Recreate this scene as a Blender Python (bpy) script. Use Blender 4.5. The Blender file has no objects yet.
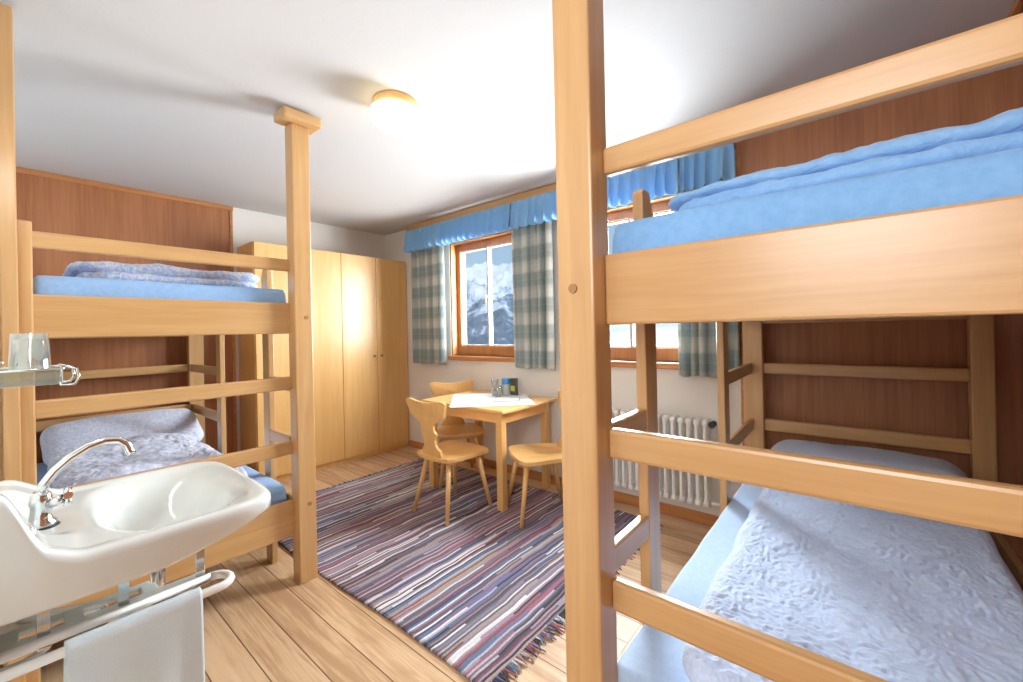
import bpy, bmesh, math, random
from mathutils import Vector, Matrix, noise

random.seed(7)
S = bpy.context.scene
COL = S.collection

# ------------------------------------------------------------------ camera
cd = bpy.data.cameras.new('camera')
cam = bpy.data.objects.new('camera', cd)
COL.objects.link(cam)
YAW, PITCH, ROLL = -0.691497, 0.001476, -0.02129
_f = Vector((math.sin(YAW), math.cos(YAW), 0)); _r = Vector((math.cos(YAW), -math.sin(YAW), 0)); _u = Vector((0, 0, 1))
f2 = _f * math.cos(PITCH) + _u * math.sin(PITCH); u2 = _u * math.cos(PITCH) - _f * math.sin(PITCH)
r3 = _r * math.cos(ROLL) + u2 * math.sin(ROLL); u3 = u2 * math.cos(ROLL) - _r * math.sin(ROLL)
m = Matrix((r3, u3, -f2)).transposed().to_4x4()
m.translation = Vector((0, 0, 1.35))
cam.matrix_world = m
cd.sensor_width = 36; cd.lens = 415.24 / 1023 * 36; cd.shift_y = -11.25 / 1023
cd.clip_start = 0.02; cd.clip_end = 4000
S.camera = cam

# ------------------------------------------------------------------ colour management
S.view_settings.view_transform = 'Standard'; S.view_settings.look = 'None'
S.view_settings.exposure = -0.48; S.view_settings.gamma = 1; S.view_settings.use_curve_mapping = False
S.cycles.use_denoising = True
S.cycles.max_bounces = 10; S.cycles.diffuse_bounces = 6; S.cycles.transparent_max_bounces = 12
S.cycles.sample_clamp_indirect = 8; S.cycles.caustics_reflective = False; S.cycles.caustics_refractive = False

# ------------------------------------------------------------------ world, sun, area lights
W = bpy.data.worlds.new('sky'); S.world = W; W.use_nodes = True
wn = W.node_tree; wn.nodes.clear()
wo = wn.nodes.new('ShaderNodeOutputWorld'); wb = wn.nodes.new('ShaderNodeBackground')
wr = wn.nodes.new('ShaderNodeValToRGB'); wt = wn.nodes.new('ShaderNodeTexCoord'); ws = wn.nodes.new('ShaderNodeSeparateXYZ')
wn.links.new(wt.outputs['Generated'], ws.inputs[0]); wn.links.new(ws.outputs['Z'], wr.inputs[0])
wr.color_ramp.elements[0].position = 0.0; wr.color_ramp.elements[0].color = (.62, .80, .95, 1)
wr.color_ramp.elements[1].position = .35; wr.color_ramp.elements[1].color = (.30, .54, .85, 1)
wn.links.new(wr.outputs[0], wb.inputs[0]); wb.inputs[1].default_value = 1.3
wn.links.new(wb.outputs[0], wo.inputs[0])

def area(name, loc, target, sx, sy, power, col=(1, 1, 1)):
    l = bpy.data.lights.new(name, 'AREA'); l.shape = 'RECTANGLE'; l.size = sx; l.size_y = sy; l.energy = power; l.color = col
    o = bpy.data.objects.new(name, l); COL.objects.link(o); o.location = loc
    o.rotation_euler = (Vector(target) - Vector(loc)).to_track_quat('-Z', 'Y').to_euler()
    return o
sun = bpy.data.lights.new('sun', 'SUN'); sun.energy = 3.4; sun.angle = .01; sun.color = (1, .95, .88)
so = bpy.data.objects.new('sun', sun); COL.objects.link(so)
so.rotation_euler = (Vector((-.75, .35, -.5))).to_track_quat('-Z', 'Y').to_euler()
# bright snow glare right outside the window beside the right-hand bunk
area('snow_glare_right_window', (-1.15, 3.62, 1.75), (-1.3, 0, 1.5), 1.7, 1.7, 880, (.90, .95, 1))
area('snow_glare_left_window', (-2.55, 3.62, 1.75), (-3.9, 1.8, 1.2), 1.0, 1.4, 250, (.96, .98, 1))
# sunlit snow below the windows, throwing light up on to the ceiling
area('snow_bounce_right_window', (-1.2, 3.75, .55), (-1.6, 1.2, 2.6), 1.6, .8, 46, (.92, .96, 1))
area('snow_bounce_left_window', (-2.85, 3.75, .45), (-2.6, 1.4, 2.6), 1.3, .7, 34, (.92, .96, 1))
# unseen fill light added behind the camera to brighten the room
area('rear_fill', (.0, -1.3, 2.1), (-1.6, 2.2, 1.2), 1.0, 1.0, 66, (.93, .97, 1))

# unseen fill light added on the washbasin wall to lift the lower bunks
area('basin_wall_fill', (-1.65, .02, 2.05), (-2.2, 2.2, .6), .7, .12, 5, (1, .98, .96))

# ------------------------------------------------------------------ materials
MATS = {}
class NT:
    def __init__(s, name):
        s.m = bpy.data.materials.new(name); s.m.use_nodes = True; s.t = s.m.node_tree
        s.b = s.t.nodes['Principled BSDF']; s.o = s.t.nodes['Material Output']
    def n(s, k, **kw):
        x = s.t.nodes.new('ShaderNode' + k)
        for a, v in kw.items(): setattr(x, a, v)
        return x
    def l(s, a, b): s.t.links.new(a, b)
    def ramp(s, fac, stops, interp='LINEAR'):
        r = s.n('ValToRGB'); r.color_ramp.interpolation = interp
        while len(r.color_ramp.elements) < len(stops): r.color_ramp.elements.new(.5)
        for e, (p, c) in zip(r.color_ramp.elements, stops):
            e.position = p; e.color = tuple(c) + (1,)
        s.l(fac, r.inputs[0]); return r.outputs[0]
    def noise(s, vec, scale, detail=3, rough=.5, dist=0):
        x = s.n('TexNoise'); x.inputs['Scale'].default_value = scale; x.inputs['Detail'].default_value = detail
        x.inputs['Roughness'].default_value = rough; x.inputs['Distortion'].default_value = dist
        s.l(vec, x.inputs['Vector']); return x.outputs[0]
    def mapping(s, vec, scale, rot=(0, 0, 0)):
        x = s.n('Mapping'); x.inputs['Scale'].default_value = scale; x.inputs['Rotation'].default_value = rot
        s.l(vec, x.inputs[0]); return x.outputs[0]
    def obj(s): return s.n('TexCoord').outputs['Object']
    def uv(s): return s.n('TexCoord').outputs['UV']
    def bump(s, h, strength=.3, dist=.01):
        x = s.n('Bump'); x.inputs['Strength'].default_value = strength; x.inputs['Distance'].default_value = dist
        s.l(h, x.inputs['Height']); s.l(x.outputs[0], s.b.inputs['Normal'])
    def set(s, **kw):
        for a, v in kw.items(): s.b.inputs[a.replace('_', ' ')].default_value = v

def plain(name, col, rough=.5, **kw):
    if name in MATS: return MATS[name]
    t = NT(name); t.set(Base_Color=tuple(col) + (1,), Roughness=rough, **kw)
    nz = t.noise(t.obj(), 9, 4)
    c = t.ramp(nz, [(.3, [x * .95 for x in col]), (.7, [min(1, x * 1.04) for x in col])])
    t.l(c, t.b.inputs['Base Color'])
    MATS[name] = t.m; return t.m

def wood(name, c1, c2, axis, rough=.32, fine=1.0, coat=.25):
    key = name + axis
    if key in MATS: return MATS[key]
    t = NT(key)
    sc = [14 * fine, 14 * fine, 14 * fine]; sc['xyz'.index(axis)] = .9
    v = t.mapping(t.obj(), sc)
    n1 = t.noise(v, 1.6, 5, .6, .6)
    sc2 = [70 * fine] * 3; sc2['xyz'.index(axis)] = 3
    n2 = t.noise(t.mapping(t.obj(), sc2), 1.5, 3)
    mx = t.n('Math', operation='MULTIPLY_ADD'); t.l(n2, mx.inputs[0]); mx.inputs[1].default_value = .35; t.l(n1, mx.inputs[2])
    c = t.ramp(mx.outputs[0], [(.42, c1), (.62, [(a + b) / 2 for a, b in zip(c1, c2)]), (.85, c2)])
    t.l(c, t.b.inputs['Base Color'])
    t.set(Roughness=rough, Coat_Weight=coat, Coat_Roughness=.25)
    t.bump(n2, .06, .002)
    MATS[key] = t.m; return t.m

BEECH = ((.60, .37, .165), (.50, .28, .11))
def beech(axis): return wood('beech', *BEECH, axis)
def fir(axis): return wood('fir', (.55, .25, .085), (.42, .16, .05), axis, .4)
def pale(axis): return wood('pale_beech', (.77, .48, .19), (.69, .39, .13), axis, .36)

def m_ceiling():
    t = NT('white_plaster'); t.set(Base_Color=(.61, .605, .605, 1), Roughness=.9)
    t.bump(t.noise(t.obj(), 22, 6, .7), .12, .01); return t.m
def m_wall():
    t = NT('wall_plaster'); t.set(Roughness=.92)
    c = t.ramp(t.noise(t.obj(), 1.3, 3), [(.3, (.73, .71, .67)), (.7, (.78, .76, .72))]); t.l(c, t.b.inputs['Base Color'])
    t.bump(t.noise(t.obj(), 40, 5, .7), .15, .006); return t.m
def m_panel():
    t = NT('brown_veneer'); t.set(Roughness=.45)
    n1 = t.noise(t.mapping(t.obj(), (38, 38, 1.2)), 1.5, 5, .65, .3)
    n2 = t.noise(t.mapping(t.obj(), (5, 5, .3)), 1.0, 2)
    a = t.n('Math', operation='MULTIPLY_ADD'); t.l(n2, a.inputs[0]); a.inputs[1].default_value = .5; t.l(n1, a.inputs[2])
    c = t.ramp(a.outputs[0], [(.5, (.43, .175, .07)), (.75, (.36, .138, .052)), (1, (.28, .10, .036))]); t.l(c, t.b.inputs['Base Color'])
    t.bump(n1, .08, .002); return t.m
def m_floor():
    t = NT('floor_planks'); t.set(Roughness=.45, Coat_Weight=.15, Coat_Roughness=.3)
    o = t.obj(); sp = t.n('SeparateXYZ'); t.l(o, sp.inputs[0])
    wob = t.noise(t.mapping(o, (.6, .6, 1)), 1.0, 1)
    # plank index along Y
    a = t.n('Math', operation='MULTIPLY_ADD'); t.l(sp.outputs['Y'], a.inputs[0]); a.inputs[1].default_value = 1 / .148; a.inputs[2].default_value = .733
    fl = t.n('Math', operation='FLOOR'); t.l(a.outputs[0], fl.inputs[0])
    fr = t.n('Math', operation='FRACT'); t.l(a.outputs[0], fr.inputs[0])
    wn_ = t.n('TexWhiteNoise', noise_dimensions='1D'); t.l(fl.outputs[0], wn_.inputs['W'])
    cb = t.n('CombineXYZ'); t.l(sp.outputs['X'], cb.inputs[0]); t.l(sp.outputs['Y'], cb.inputs[1]); t.l(fl.outputs[0], cb.inputs[2])
    g = t.noise(t.mapping(cb.outputs[0], (1.1, 20, 3.7)), 1.7, 6, .62, 1.2)
    g2 = t.noise(t.mapping(cb.outputs[0], (2.5, 6, 3.7)), 1.5, 3, .6)
    s1 = t.n('Math', operation='MULTIPLY_ADD'); t.l(wn_.outputs[0], s1.inputs[0]); s1.inputs[1].default_value = .22; t.l(g, s1.inputs[2])
    s2 = t.n('Math', operation='MULTIPLY_ADD'); t.l(g2, s2.inputs[0]); s2.inputs[1].default_value = .35; t.l(s1.outputs[0], s2.inputs[2])
    c = t.ramp(s2.outputs[0], [(.45, (.69, .49, .31)), (.72, (.60, .40, .235)), (.95, (.42, .25, .13))])
    # knots
    vo = t.n('TexVoronoi'); vo.inputs['Scale'].default_value = 2.3; t.l(t.mapping(o, (1, 1.6, 1)), vo.inputs['Vector'])
    kn = t.ramp(vo.outputs['Distance'], [(.02, (1, 1, 1)), (.06, (0, 0, 0))])
    mk = t.n('MixRGB'); t.l(kn, mk.inputs[0]); t.l(c, mk.inputs[1]); mk.inputs[2].default_value = (.16, .06, .02, 1)
    # plank gaps
    gp = t.ramp(fr.outputs[0], [(.0, (1, 1, 1)), (.018, (1, 1, 1)), (.03, (0, 0, 0))])
    mg = t.n('MixRGB'); t.l(gp, mg.inputs[0]); t.l(mk.outputs[0], mg.inputs[1]); mg.inputs[2].default_value = (.09, .035, .015, 1)
    t.l(mg.outputs[0], t.b.inputs['Base Color'])
    iv = t.n('Math', operation='SUBTRACT'); iv.inputs[0].default_value = 1; t.l(gp, iv.inputs[1])
    t.bump(iv.outputs[0], .5, .004); return t.m
def m_rug():
    t = NT('rag_rug'); t.set(Roughness=.95)
    o = t.obj(); sp = t.n('SeparateXYZ'); t.l(o, sp.inputs[0])
    wob = t.noise(t.mapping(o, (1.0, 2.2, 1)), 1.6, 2)
    x = t.n('Math', operation='MULTIPLY_ADD'); t.l(wob, x.inputs[0]); x.inputs[1].default_value = .05; t.l(sp.outputs['X'], x.inputs[2])
    xs = t.n('Math', operation='MULTIPLY'); t.l(x.outputs[0], xs.inputs[0]); xs.inputs[1].default_value = 92
    fl = t.n('Math', operation='FLOOR'); t.l(xs.outputs[0], fl.inputs[0])
    # each rag strip changes its cloth somewhere along its run
    ys = t.n('Math', operation='MULTIPLY_ADD'); t.l(fl.outputs[0], ys.inputs[0]); ys.inputs[1].default_value = .73
    yy = t.n('Math', operation='MULTIPLY'); t.l(sp.outputs['Y'], yy.inputs[0]); yy.inputs[1].default_value = 1.3; t.l(yy.outputs[0], ys.inputs[2])
    yf = t.n('Math', operation='FLOOR'); t.l(ys.outputs[0], yf.inputs[0])
    cb = t.n('CombineXYZ'); t.l(fl.outputs[0], cb.inputs[0]); t.l(yf.outputs[0], cb.inputs[1])
    w = t.n('TexWhiteNoise', noise_dimensions='2D'); t.l(cb.outputs[0], w.inputs['Vector'])
    pal = [(.05, .04, .055), (.20, .13, .17), (.11, .10, .12), (.34, .12, .16), (.30, .27, .31), (.62, .60, .62), (.15, .10, .14),
           (.09, .17, .33), (.34, .25, .30), (.20, .08, .10), (.70, .68, .66), (.15, .16, .20), (.26, .20, .25), (.36, .28, .22), (.08, .07, .10), (.44, .41, .46)]
    c = t.ramp(w.outputs[0], [(i / len(pal), p) for i, p in enumerate(pal)], 'CONSTANT')
    fn = t.noise(t.mapping(o, (60, 140, 1)), 1.0, 3, .8)
    mm = t.n('MixRGB', blend_type='OVERLAY'); mm.inputs[0].default_value = .55; t.l(c, mm.inputs[1]); t.l(fn, mm.inputs[2])
    t.l(mm.outputs[0], t.b.inputs['Base Color'])
    fr = t.n('Math', operation='PINGPONG'); t.l(xs.outputs[0], fr.inputs[0]); fr.inputs[1].default_value = .5
    ad = t.n('Math', operation='ADD'); t.l(fr.outputs[0], ad.inputs[0]); t.l(fn, ad.inputs[1])
    t.bump(ad.outputs[0], .8, .006); return t.m
def cloth(name, c1, c2, scale=60, bump=.3, dist=.004, crinkle=0, rough=.9, transl=0, pattern=None):
    if name in MATS: return MATS[name]
    t = NT(name); t.set(Roughness=rough, Sheen_Weight=.2)
    o = t.obj()
    n = t.noise(o, scale, 4, .7)
    c = t.ramp(n, [(.35, c1), (.65, c2)])
    if pattern:
        vo = t.noise(t.mapping(o, (1, 1, 1)), pattern[0], 2, .6, 1.5)
        pf = t.ramp(vo, [(.47, (0, 0, 0)), (.53, (1, 1, 1))])
        mx = t.n('MixRGB'); t.l(pf, mx.inputs[0]); t.l(c, mx.inputs[1]); mx.inputs[2].default_value = tuple(pattern[1]) + (1,); c = mx.outputs[0]
    t.l(c, t.b.inputs['Base Color'])
    h = n
    if crinkle:
        cn0 = t.noise(t.mapping(o, (1.0, 1.5, 1)), crinkle, 4, .6, 1.6)
        cnp = t.n('Math', operation='PINGPONG'); t.l(cn0, cnp.inputs[0]); cnp.inputs[1].default_value = .09; cn = cnp.outputs[0]
        a = t.n('Math', operation='MULTIPLY_ADD'); t.l(cn, a.inputs[0]); a.inputs[1].default_value = 9.0; t.l(n, a.inputs[2]); h = a.outputs[0]
    t.bump(h, bump, dist)
    if transl:
        tr = t.n('BsdfTranslucent'); t.l(c, tr.inputs[0]); ms = t.n('MixShader'); ms.inputs[0].default_value = transl
        t.l(t.b.outputs[0], ms.inputs[1]); t.l(tr.outputs[0], ms.inputs[2]); t.l(ms.outputs[0], t.o.inputs[0])
    MATS[name] = t.m; return t.m
def m_plaid():
    t = NT('checked_curtain'); t.set(Roughness=.95)
    u = t.uv(); sp = t.n('SeparateXYZ'); t.l(u, sp.inputs[0])
    def stripes(out, k, off):
        a = t.n('Math', operation='MULTIPLY_ADD'); t.l(out, a.inputs[0]); a.inputs[1].default_value = k * .7; a.inputs[2].default_value = off
        f = t.n('Math', operation='FRACT'); t.l(a.outputs[0], f.inputs[0])
        return t.ramp(f.outputs[0], [(0, (.1, .1, .1)), (.22, (.45, .45, .45)), (.28, (.85, .85, .85)), (.45, (1, 1, 1)), (.50, (.75, .75, .75)), (.56, (.9, .9, .9)), (.74, (.85, .85, .85)), (.80, (.3, .3, .3)), (.86, (.15, .15, .15))], 'LINEAR')
    sx = stripes(sp.outputs['X'], 6.2, 0); sy = stripes(sp.outputs['Y'], 6.2, .1)
    a = t.n('Math', operation='ADD'); t.l(sx, a.inputs[0]); t.l(sy, a.inputs[1])
    h = t.n('Math', operation='MULTIPLY'); t.l(a.outputs[0], h.inputs[0]); h.inputs[1].default_value = .5
    c = t.ramp(h.outputs[0], [(.10, (.82, .82, .77)), (.55, (.46, .51, .48)), (.95, (.27, .34, .35))])
    t.l(c, t.b.inputs['Base Color'])
    tr = t.n('BsdfTranslucent'); t.l(c, tr.inputs[0]); ms = t.n('MixShader'); ms.inputs[0].default_value = .34
    t.l(t.b.outputs[0], ms.inputs[1]); t.l(tr.outputs[0], ms.inputs[2]); t.l(ms.outputs[0], t.o.inputs[0])
    t.bump(t.noise(t.obj(), 300, 2), .2, .001); return t.m
def m_glass(name, tint=(1, 1, 1), refl=.12, milk=0, edge=.6):
    t = NT(name)
    tr = t.n('BsdfTransparent'); tr.inputs[0].default_value = tuple(tint) + (1,)
    gl = t.n('BsdfGlossy'); gl.inputs['Roughness'].default_value = .03
    lw = t.n('LayerWeight'); lw.inputs[0].default_value = .35
    mr = t.n('Math', operation='MULTIPLY_ADD'); t.l(lw.outputs['Facing'], mr.inputs[0]); mr.inputs[1].default_value = edge; mr.inputs[2].default_value = refl
    ms = t.n('MixShader'); t.l(mr.outputs[0], ms.inputs[0]); t.l(tr.outputs[0], ms.inputs[1]); t.l(gl.outputs[0], ms.inputs[2])
    out = ms.outputs[0]
    if milk:
        df = t.n('BsdfDiffuse'); df.inputs[0].default_value = (.8, .84, .82, 1)
        m2 = t.n('MixShader'); m2.inputs[0].default_value = milk; t.l(out, m2.inputs[1]); t.l(df.outputs[0], m2.inputs[2]); out = m2.outputs[0]
    t.l(out, t.o.inputs[0]); return t.m
def m_mountain():
    t = NT('snowy_mountain'); t.set(Roughness=.85)
    g = t.n('NewGeometry'); sp = t.n('SeparateXYZ'); t.l(g.outputs['Normal'], sp.inputs[0])
    sz = t.n('SeparateXYZ'); t.l(g.outputs['Position'], sz.inputs[0])
    n = t.noise(t.obj(), .045, 8, .68, .4)
    hz = t.n('MapRange'); t.l(sz.outputs['Z'], hz.inputs[0]); hz.inputs[1].default_value = -10; hz.inputs[2].default_value = 62
    hz.inputs[3].default_value = -.10; hz.inputs[4].default_value = .22
    a = t.n('Math', operation='ADD'); t.l(n, a.inputs[0]); t.l(hz.outputs[0], a.inputs[1])
    c = t.ramp(a.outputs[0], [(.46, (.16, .24, .33)), (.53, (.26, .35, .46)), (.58, (.62, .70, .80)), (.66, (.92, .94, 1))])
    t.l(c, t.b.inputs['Base Color']); t.bump(n, 1.0, 6); return t.m
def emis(name, col, st):
    t = NT(name); t.set(Base_Color=tuple(col) + (1,), Emission_Color=tuple(col) + (1,), Emission_Strength=st, Roughness=.3); return t.m

M_CEIL, M_WALL, M_PANEL, M_FLOOR, M_RUG, M_PLAID = m_ceiling(), m_wall(), m_panel(), m_floor(), m_rug(), m_plaid()
M_PANE = m_glass('window_glass', (.97, .99, .99), .02, 0, .12); M_GLASS = m_glass('clear_glass', (.93, .97, .95), .22); M_DISH = m_glass('thick_glass', (.90, .96, .94), .10, .10, .35)
M_MOUNT = m_mountain()
M_SHEETBLUE = cloth('blue_sheet', (.17, .37, .66), (.21, .42, .72), 50, .15, .004)
M_SHEETPALE = cloth('pale_blue_sheet', (.40, .55, .78), (.46, .61, .83), 50, .2, .004)
M_SHEETLEFT = cloth('mid_blue_sheet', (.23, .39, .65), (.27, .44, .70), 50, .2, .004)
M_DUVBLUE = cloth('blue_duvet', (.19, .39, .68), (.25, .46, .76), 30, .4, .004, 7)
M_SEER = cloth('seersucker', (.50, .64, .92), (.63, .74, .96), 110, .5, .004)
M_SEERPIL = cloth('ribbed_pillow', (.55, .68, .95), (.66, .77, .97), 90, .5, .003, 30)
M_PRINT = cloth('printed_duvet', (.36, .52, .88), (.54, .66, .93), 80, .6, .006, 14, pattern=(42, (.74, .77, .88)))
M_PRINT2 = cloth('white_printed_duvet', (.66, .70, .84), (.78, .79, .88), 70, .5, .004, pattern=(60, (.52, .58, .78)))
M_VAL = cloth('blue_valance', (.24, .50, .80), (.29, .56, .85), 200, .1, .002, transl=.18)
M_TOWEL = cloth('white_towel', (.62, .75, .84), (.70, .82, .88), 400, .5, .003)
M_PORC = plain('porcelain', (.70, .73, .71), .12, Coat_Weight=.5)
M_CHROME = plain('chrome', (.75, .77, .77), .12, Metallic=1.0)
M_WHITE = plain('white_enamel', (.84, .84, .82), .35)
M_RAIL = plain('grey_white_enamel', (.58, .62, .60), .35)
M_DARK = plain('black_rubber', (.02, .02, .02), .5)
M_BOLT = plain('bolt_cap', (.33, .17, .06), .4)
M_BRASS = plain('brass', (.62, .42, .15), .3, Metallic=.8)
M_GAP = plain('shadow_gap', (.15, .08, .03), .8)

# ------------------------------------------------------------------ builders
def tag(o, label=None, cat=None, group=None, kind=None):
    if label: o['label'] = label
    if cat: o['category'] = cat
    if group: o['group'] = group
    if kind: o['kind'] = kind
    return o
def empty(name, loc=(0, 0, 0), rz=0):
    o = bpy.data.objects.new(name, None); COL.objects.link(o); o.location = loc; o.rotation_euler = (0, 0, rz); o.empty_display_size = .1
    return o

class MB:
    def __init__(s): s.bm = bmesh.new(); s.bevd = []
    def box(s, a, b, bev=.004, mat=0, rot=None, seg=2):
        lo = [min(p, q) for p, q in zip(a, b)]; hi = [max(p, q) for p, q in zip(a, b)]
        vs = [s.bm.verts.new((x, y, z)) for x in (lo[0], hi[0]) for y in (lo[1], hi[1]) for z in (lo[2], hi[2])]
        fs = [(0, 1, 3, 2), (4, 6, 7, 5), (0, 4, 5, 1), (2, 3, 7, 6), (0, 2, 6, 4), (1, 5, 7, 3)]
        faces = [s.bm.faces.new([vs[i] for i in f]) for f in fs]
        for f in faces: f.material_index = mat
        if rot:
            bmesh.ops.transform(s.bm, matrix=rot, verts=vs)
        if bev:
            es = list({e for f in faces for e in f.edges})
            mn = min(h - l for l, h in zip(lo, hi))
            r = bmesh.ops.bevel(s.bm, geom=es, offset=min(bev, mn * .45), segments=seg, affect='EDGES', profile=.5, clamp_overlap=True)
            for f in r['faces']: f.material_index = mat
        return s
    def prism(s, pts, fn, t0, t1, bev=0, seg=2):
        """closed outline pts (a,b) extruded from t0 to t1; fn(a,b,t)->xyz"""
        A = [s.bm.verts.new(fn(a, b, t0)) for a, b in pts]; B = [s.bm.verts.new(fn(a, b, t1)) for a, b in pts]
        n = len(pts); caps = [s.bm.faces.new(A), s.bm.faces.new(B[::-1])]
        fs = [s.bm.faces.new((A[i], B[i], B[(i + 1) % n], A[(i + 1) % n])) for i in range(n)]
        if bev:
            es = list({e for f in caps for e in f.edges})
            bmesh.ops.bevel(s.bm, geom=es, offset=bev, segments=seg, affect='EDGES', profile=.5, clamp_overlap=True)
        return s
    def tube(s, path, r, n=12, cap=True):
        path = [Vector(p) for p in path]; rr = r if isinstance(r, (list, tuple)) else [r] * len(path)
        rings = []; up = None
        for i, p in enumerate(path):
            d = (path[min(i + 1, len(path) - 1)] - path[max(i - 1, 0)]).normalized()
            if up is None: up = Vector((0, 0, 1)) if abs(d.z) < .9 else Vector((1, 0, 0))
            a = d.cross(up).normalized(); b = a.cross(d).normalized(); up = b
            rings.append([s.bm.verts.new(p + (a * math.cos(2 * math.pi * k / n) + b * math.sin(2 * math.pi * k / n)) * rr[i]) for k in range(n)])
        for i in range(len(rings) - 1):
            for k in range(n):
                f = s.bm.faces.new((rings[i][k], rings[i][(k + 1) % n], rings[i + 1][(k + 1) % n], rings[i + 1][k])); f.smooth = True
        if cap: s.bm.faces.new(rings[0][::-1]); s.bm.faces.new(rings[-1])
        return s
    def lathe(s, prof, c, n=32, cap=True):
        """prof list of (r,z)"""
        rings = []
        for r, z in prof:
            rings.append([s.bm.verts.new((c[0] + r * math.cos(2 * math.pi * k / n), c[1] + r * math.sin(2 * math.pi * k / n), c[2] + z)) for k in range(n)])
        for i in range(len(rings) - 1):
            for k in range(n):
                f = s.bm.faces.new((rings[i][k], rings[i][(k + 1) % n], rings[i + 1][(k + 1) % n], rings[i + 1][k])); f.smooth = True
        if cap: s.bm.faces.new(rings[0][::-1]); s.bm.faces.new(rings[-1])
        return s
    def grid(s, nu, nv, fn, uvfn=None, smooth=True, closeu=False):
        V = [[s.bm.verts.new(fn(i / nu, j / nv)) for j in range(nv + 1)] for i in range(nu + (0 if closeu else 1))]
        uvl = s.bm.loops.layers.uv.verify() if uvfn else None
        L = len(V)
        for i in range(nu):
            for j in range(nv):
                i2 = (i + 1) % L
                f = s.bm.faces.new((V[i][j], V[i2][j], V[i2][j + 1], V[i][j + 1])); f.smooth = smooth
                if uvl:
                    for lp, (a, b) in zip(f.loops, ((i, j), (i + 1, j), (i + 1, j + 1), (i, j + 1))):
                        lp[uvl].uv = uvfn(a / nu, b / nv)
        return s
    def build(s, name, mat, parent=None, off=None, world=False, mods=None):
        bmesh.ops.recalc_face_normals(s.bm, faces=s.bm.faces)
        if parent is not None and world:
            pm = parent.location.copy(); pp = parent.parent
            while pp is not None: pm += pp.location; pp = pp.parent
            bmesh.ops.translate(s.bm, verts=s.bm.verts, vec=-pm)
        loc = Vector((0, 0, 0))
        if off is not None:
            loc = Vector(off); bmesh.ops.translate(s.bm, verts=s.bm.verts, vec=-loc)
        me = bpy.data.meshes.new(name); s.bm.to_mesh(me); s.bm.free()
        for mm in (mat if isinstance(mat, (list, tuple)) else [mat]): me.materials.append(mm)
        o = bpy.data.objects.new(name, me); COL.objects.link(o); o.location = loc
        if parent is not None: o.parent = parent
        return o
def solid(o, t, off=0):
    md = o.modifiers.new('thickness', 'SOLIDIFY'); md.thickness = t; md.offset = off; return o
def wall_box(name, a, b, mat):
    o = MB().box(a, b, 0).build(name, mat); tag(o, kind='structure'); return o

def soft_slab(mb, c, half, hz=None, rim=.035, dome=0, pn=9, nz=.01, nscale=5, nu=60, nv=60, bottom=1.0, fine=0.0, fscale=25, seed=0, fn=None, crk=0, cf=26):
    """cushion-like closed body: centre c, half sizes, half thickness hz"""
    hz = half[2] if hz is None else hz
    def sp(t):
        u = 2 * t - 1; return math.copysign(1 - (1 - abs(u)) ** 1.7, u)
    T = [[None] * (nv + 1) for _ in range(nu + 1)]; B = [[None] * (nv + 1) for _ in range(nu + 1)]
    for i in range(nu + 1):
        for j in range(nv + 1):
            u = sp(i / nu); v = sp(j / nv)
            r = max(abs(u), abs(v))
            # squash the square's corners on to a rounded outline
            if r > 0:
                a, b = u / r, v / r; k = (abs(a) ** pn + abs(b) ** pn) ** (-1 / pn); k = 1 + (k - 1) * r ** 2
            else: k = 1
            # thickness falls off over a rim of constant width on all sides
            d = (1 - r) * min(half[0], half[1]) if False else min((1 - abs(u)) * half[0], (1 - abs(v)) * half[1])
            q_ = min(1, d / rim); th = (1 - (1 - q_) ** 2) ** .5
            if dome: th *= (1 - dome) + dome * (max(0, 1 - u * u) * max(0, 1 - v * v)) ** .4
            x = half[0] * u * k; y = half[1] * v * k
            n1 = noise.noise(Vector((x * nscale + seed, y * nscale, seed * 3.1)))
            n2 = (noise.fractal(Vector((x * fscale + seed, y * fscale, seed)), .7, 2, 4)) if fine else 0
            ex2 = noise.noise(Vector((x * 6 + seed, y * 6, 9.7))) * nz * .8
            n3 = noise.noise(Vector((x * fscale * .7, y * fscale * .7, seed + 7))) * fine * 1.5 if fine else 0
            xx = x + (ex2 + n3 * .5) * (abs(u) ** 3); yy = y + (ex2 + n3) * (abs(v) ** 3)
            z = hz * th + (nz * n1 + fine * n2) * min(1, th * 1.2)
            if crk:
                wx = noise.noise(Vector((x * 9, y * 9, seed + 3))) * .05; wy = noise.noise(Vector((x * 9, y * 9, seed + 8))) * .05
                c1 = 1 - abs(noise.noise(Vector(((x + wx) * cf, (y + wy) * cf * 1.3, seed)))) * 2.6
                c2 = 1 - abs(noise.noise(Vector(((x - wy) * cf * 2.1, (y + wx) * cf * 1.9, seed + 5)))) * 2.4
                z += crk * (c1 + .55 * c2) * min(1, th * 1.2)
            p = Vector((xx, yy, z)); q = Vector((xx, yy, -hz * th * bottom))
            if fn: p = fn(p); q = fn(q)
            p += Vector(c); q += Vector(c)
            T[i][j] = mb.bm.verts.new(p)
            B[i][j] = T[i][j] if i in (0, nu) or j in (0, nv) else mb.bm.verts.new(q)
    for i in range(nu):
        for j in range(nv):
            f = mb.bm.faces.new((T[i][j], T[i + 1][j], T[i + 1][j + 1], T[i][j + 1])); f.smooth = True
            vs = [B[i][j], B[i][j + 1], B[i + 1][j + 1], B[i + 1][j]]
            f = mb.bm.faces.new(vs); f.smooth = True
    return mb

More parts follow.
